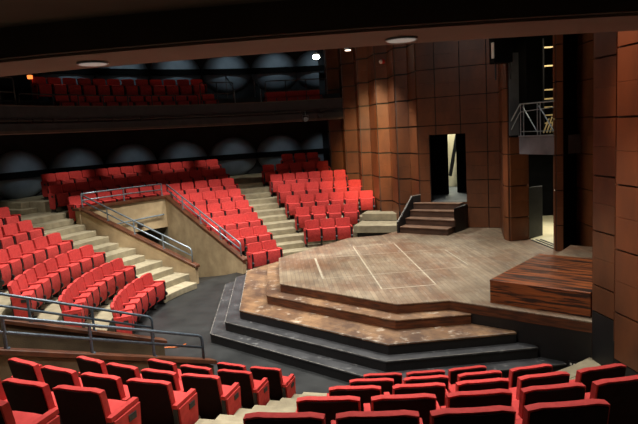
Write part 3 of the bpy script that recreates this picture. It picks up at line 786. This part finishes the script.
# recessed downlights in the near soffit
for r, a, lab in ((10.44,258.5,'round recessed downlight in the overhang, above the side seats'), (10.44,267.2,'round recessed downlight in the overhang, above the panelled wall')):
    d = thing('recessed_downlight', lab, 'lamp', pol(r, a, ZB))
    bm = bmesh.new(); cyl(bm, (0,0,-.018), .078, .008, 28); obj('trim_ring', bm, STEEL, d)
    bm = bmesh.new(); cyl(bm, (0,0,-.0225), .068, .004, 28); obj('lens', bm, GLASSL, d)

# bright lamp, small track lamp, warning lamp, hung box
bl = thing('ceiling_spotlight', 'bright lit spotlight shining from the dark ceiling by the panelled wall', 'lamp', (.23,21.5,6.82))
bm = bmesh.new(); cyl(bm, (0,.10,.03), .13, .22, 20, 'Y'); obj('housing', bm, BLACKMETAL, bl)
bm = bmesh.new(); ret = bmesh.ops.create_uvsphere(bm, u_segments=16, v_segments=8, radius=.10)
bmesh.ops.transform(bm, matrix=Matrix.Translation((0,-.03,0)) @ Matrix.Diagonal((1.25,.5,.85,1)), verts=ret['verts']); obj('lens', bm, LAMPON, bl, smooth=True)
bm = bmesh.new(); tube(bm, [(0,.1,.1),(0,.1,H-6.82)], .02, 6); obj('stem', bm, BLACKMETAL, bl)
tl = thing('track_lamp', 'small dim lamp with a pale lower lens hung near the dark panels', 'lamp', (1.28,20.0,6.80))
bm = bmesh.new(); cyl(bm, (0,0,.06), .10, .12, 16); obj('housing', bm, BLACKMETAL, tl)
bm = bmesh.new(); cyl(bm, (0,0,-.01), .095, .025, 16); obj('lens', bm, WARMON, tl)
bm = bmesh.new(); tube(bm, [(0,0,.12),(0,0,H-6.8)], .015, 6); tube(bm, [(.0,0,.16),(.14,0,.2),(.2,0,.3)], .012, 6); obj('stem', bm, BLACKMETAL, tl)
wl = thing('warning_lamp', 'tiny red and white round lamp high on the panelled wall', 'lamp', (2.47,20.72,6.43))
bm = bmesh.new(); ret = bmesh.ops.create_uvsphere(bm, u_segments=16, v_segments=8, radius=.075); bmesh.ops.transform(bm, matrix=Matrix.Translation((-.035,-.08,0)), verts=ret['verts']); obj('white_half', bm, WHITE, wl, smooth=True)
bm = bmesh.new(); ret = bmesh.ops.create_uvsphere(bm, u_segments=16, v_segments=8, radius=.075); bmesh.ops.transform(bm, matrix=Matrix.Translation((.035,-.08,0)), verts=ret['verts']); obj('red_half', bm, REDPL, wl, smooth=True)
sp = thing('hanging_speaker', 'black box speaker with one white edge hung before the fin', 'speaker', (4.80,15.1,5.62))
bm = bmesh.new(); box(bm, (0,0,.35), (.46,.4,.70)); obj('cabinet', bm, SOOT, sp)
bm = bmesh.new(); box(bm, (-.25,-.16,.30), (.04,.10,.38)); obj('white_edge', bm, WHITE, sp)
for x in (-.17,.20):
    bm = bmesh.new(); tube(bm, [(x,-.1,0),(x,-.1,-.42)], .02, 6); obj('hanging_arm', bm, BLACKMETAL, sp)
for x in (-.15,.15):
    bm = bmesh.new(); tube(bm, [(x,0,.70),(x,0,H-5.62)], .015, 6); obj('hanger', bm, BLACKMETAL, sp)

# ------------------------------------------------------------------ lights
def spot(name, loc, target, power, angle, blend=.3, col=(1,.93,.82), rad=.15):
    l = bpy.data.lights.new(name, 'SPOT'); l.energy = power; l.spot_size = math.radians(angle); l.spot_blend = blend; l.color = col; l.shadow_soft_size = rad
    o = bpy.data.objects.new(name, l); COL.objects.link(o); o.location = loc
    o.rotation_euler = (Vector(target)-Vector(loc)).to_track_quat('-Z', 'Y').to_euler(); return o
WC = (1,.95,.88)
def area(name, loc, target, power, size, col=(1,.93,.82), spread=180):
    l = bpy.data.lights.new(name, 'AREA'); l.energy = power; l.size = size; l.color = col; l.spread = math.radians(spread)
    o = bpy.data.objects.new(name, l); COL.objects.link(o); o.location = loc
    o.rotation_euler = (Vector(target)-Vector(loc)).to_track_quat('-Z', 'Y').to_euler(); return o
for a in range(92, 275, 22):
    p = pol(6.2, a, 8.3)
    spot('house_light', p, pol(6.5, a, 0), 1330, 73, .2, WC)
for a in (240, 258, 275):
    spot('house_light', pol(4.0, a, 8.3), pol(9.7, a, 2.0), 750, 50, .4, WC)
for p in ((-.5,13.5),(2.2,12.2),(2.4,15.2)):
    spot('stage_light', (*p,8.3), (*p,0), 1350, 68, .5, WC)
spot('house_light', pol(4.4,80,8.3), pol(7.0,81,.8), 800, 40, .5, WC)
spot('cross_light', pol(5.0,222,8.3), pol(6.8,133,.6), 2600, 34, .5, WC)
area('stage_wash', (1.5,13.4,8.5), (0,13.4,0), 160, 3.0, WC, 110)
wk = bpy.data.lights.new('fill_light', 'POINT'); wk.energy = 95; wk.shadow_soft_size = .4; wk.color = (1,.97,.92)  # unseen fill light added to lift the dark walls and upper parts
wo = bpy.data.objects.new('fill_light', wk); COL.objects.link(wo); wo.location = (1.0,12.5,7.9)
# small lights under the balcony over the rear rows, and washes on the domes
for a in (143.2,133.5,124.0,114.8,105.5):
    spot('under_balcony_light', pol(11.2, a, 4.68), pol(12.2, a, 3.1), 60, 50, .3)
for i, a in enumerate(DA):
    spot('dome_wash', pol(11.6, a, 4.7), pol(14, a, 2.9), 40, 46, 1, (.74,.93,1), .2)
    if a < 140: spot('dome_wash', pol(11.6, a, 8.3), pol(14, a, 6.75), 70, 46, 1, (.74,.93,1), .2)
# lamps on the panelled walls
spot('panel_light', (-2.0,14.0,7.6), (1.95,21.9,3.3), 4800, 27, .75, (1,.64,.30), .4)
spot('panel_light', (-1.5,17.0,7.8), (3.1,18.9,2.4), 420, 20, .5, (1,.74,.42), .15)
spot('panel_light', (0.2,9.6,8.3), (3.9,7.2,4.1), 1500, 27, .6, (1,.52,.30), .2)
spot('landing_fill', pol(10.95,156,4.7), pol(11.9,154.5,2.1), 90, 70, .5, WC)  # unseen light added to brighten the side landing and block steps
for a in (143.2,133.5,124.0,116.4):
    spot('balcony_light', pol(13.0, a, 8.3), pol(12.15, a, 6.4), 60, 22, .5, (1,.8,.6))
# backstage lights
area('backstage_light', (*back(.2,3.4),5.6), (*back(.1,4.2),2.0), 130, .6, (1,.95,.78))
area('wings_light', (6.9,16.6,3.0), (6.9,16.6,0), 52, .5, (1,.93,.72))
area('ladder_light', (6.9,15.6,6.2), (6.8,16.6,4.2), 30, .3, (1,.85,.6))
w = bpy.data.worlds.new('World'); S.world = w; w.use_nodes = True
w.node_tree.nodes['Background'].inputs['Color'].default_value = (.5,.55,.6,1); w.node_tree.nodes['Background'].inputs['Strength'].default_value = .0015

# ------------------------------------------------------------------ camera
F, VX, VY = 585.8, 570.64, 4443.1
d = Vector((VX-319, VY-212, F)).normalized()
Z = -d; z = Vector((0,0,1)); Y = (z - Z*z.dot(Z)).normalized(); X = Y.cross(Z)
# rows: world axes in camera space (x right, y down, z forward)
right = Vector((X.x, Y.x, Z.x)); down = Vector((X.y, Y.y, Z.y)); fwd = Vector((X.z, Y.z, Z.z))
cam = bpy.data.cameras.new('camera'); co = bpy.data.objects.new('camera', cam); COL.objects.link(co)
R = Matrix((right, -down, -fwd)).transposed()
co.matrix_world = Matrix.Translation((0,0,4.2)) @ R.to_4x4()
cam.sensor_fit = 'HORIZONTAL'; cam.sensor_width = 36; cam.lens = 36*F/638; cam.clip_start = .05; cam.clip_end = 200
S.camera = co
S.view_settings.view_transform = 'Standard'; S.view_settings.look = 'None'; S.view_settings.gamma = 1; S.view_settings.exposure = 0
S.cycles.max_bounces = 8; S.cycles.use_denoising = True
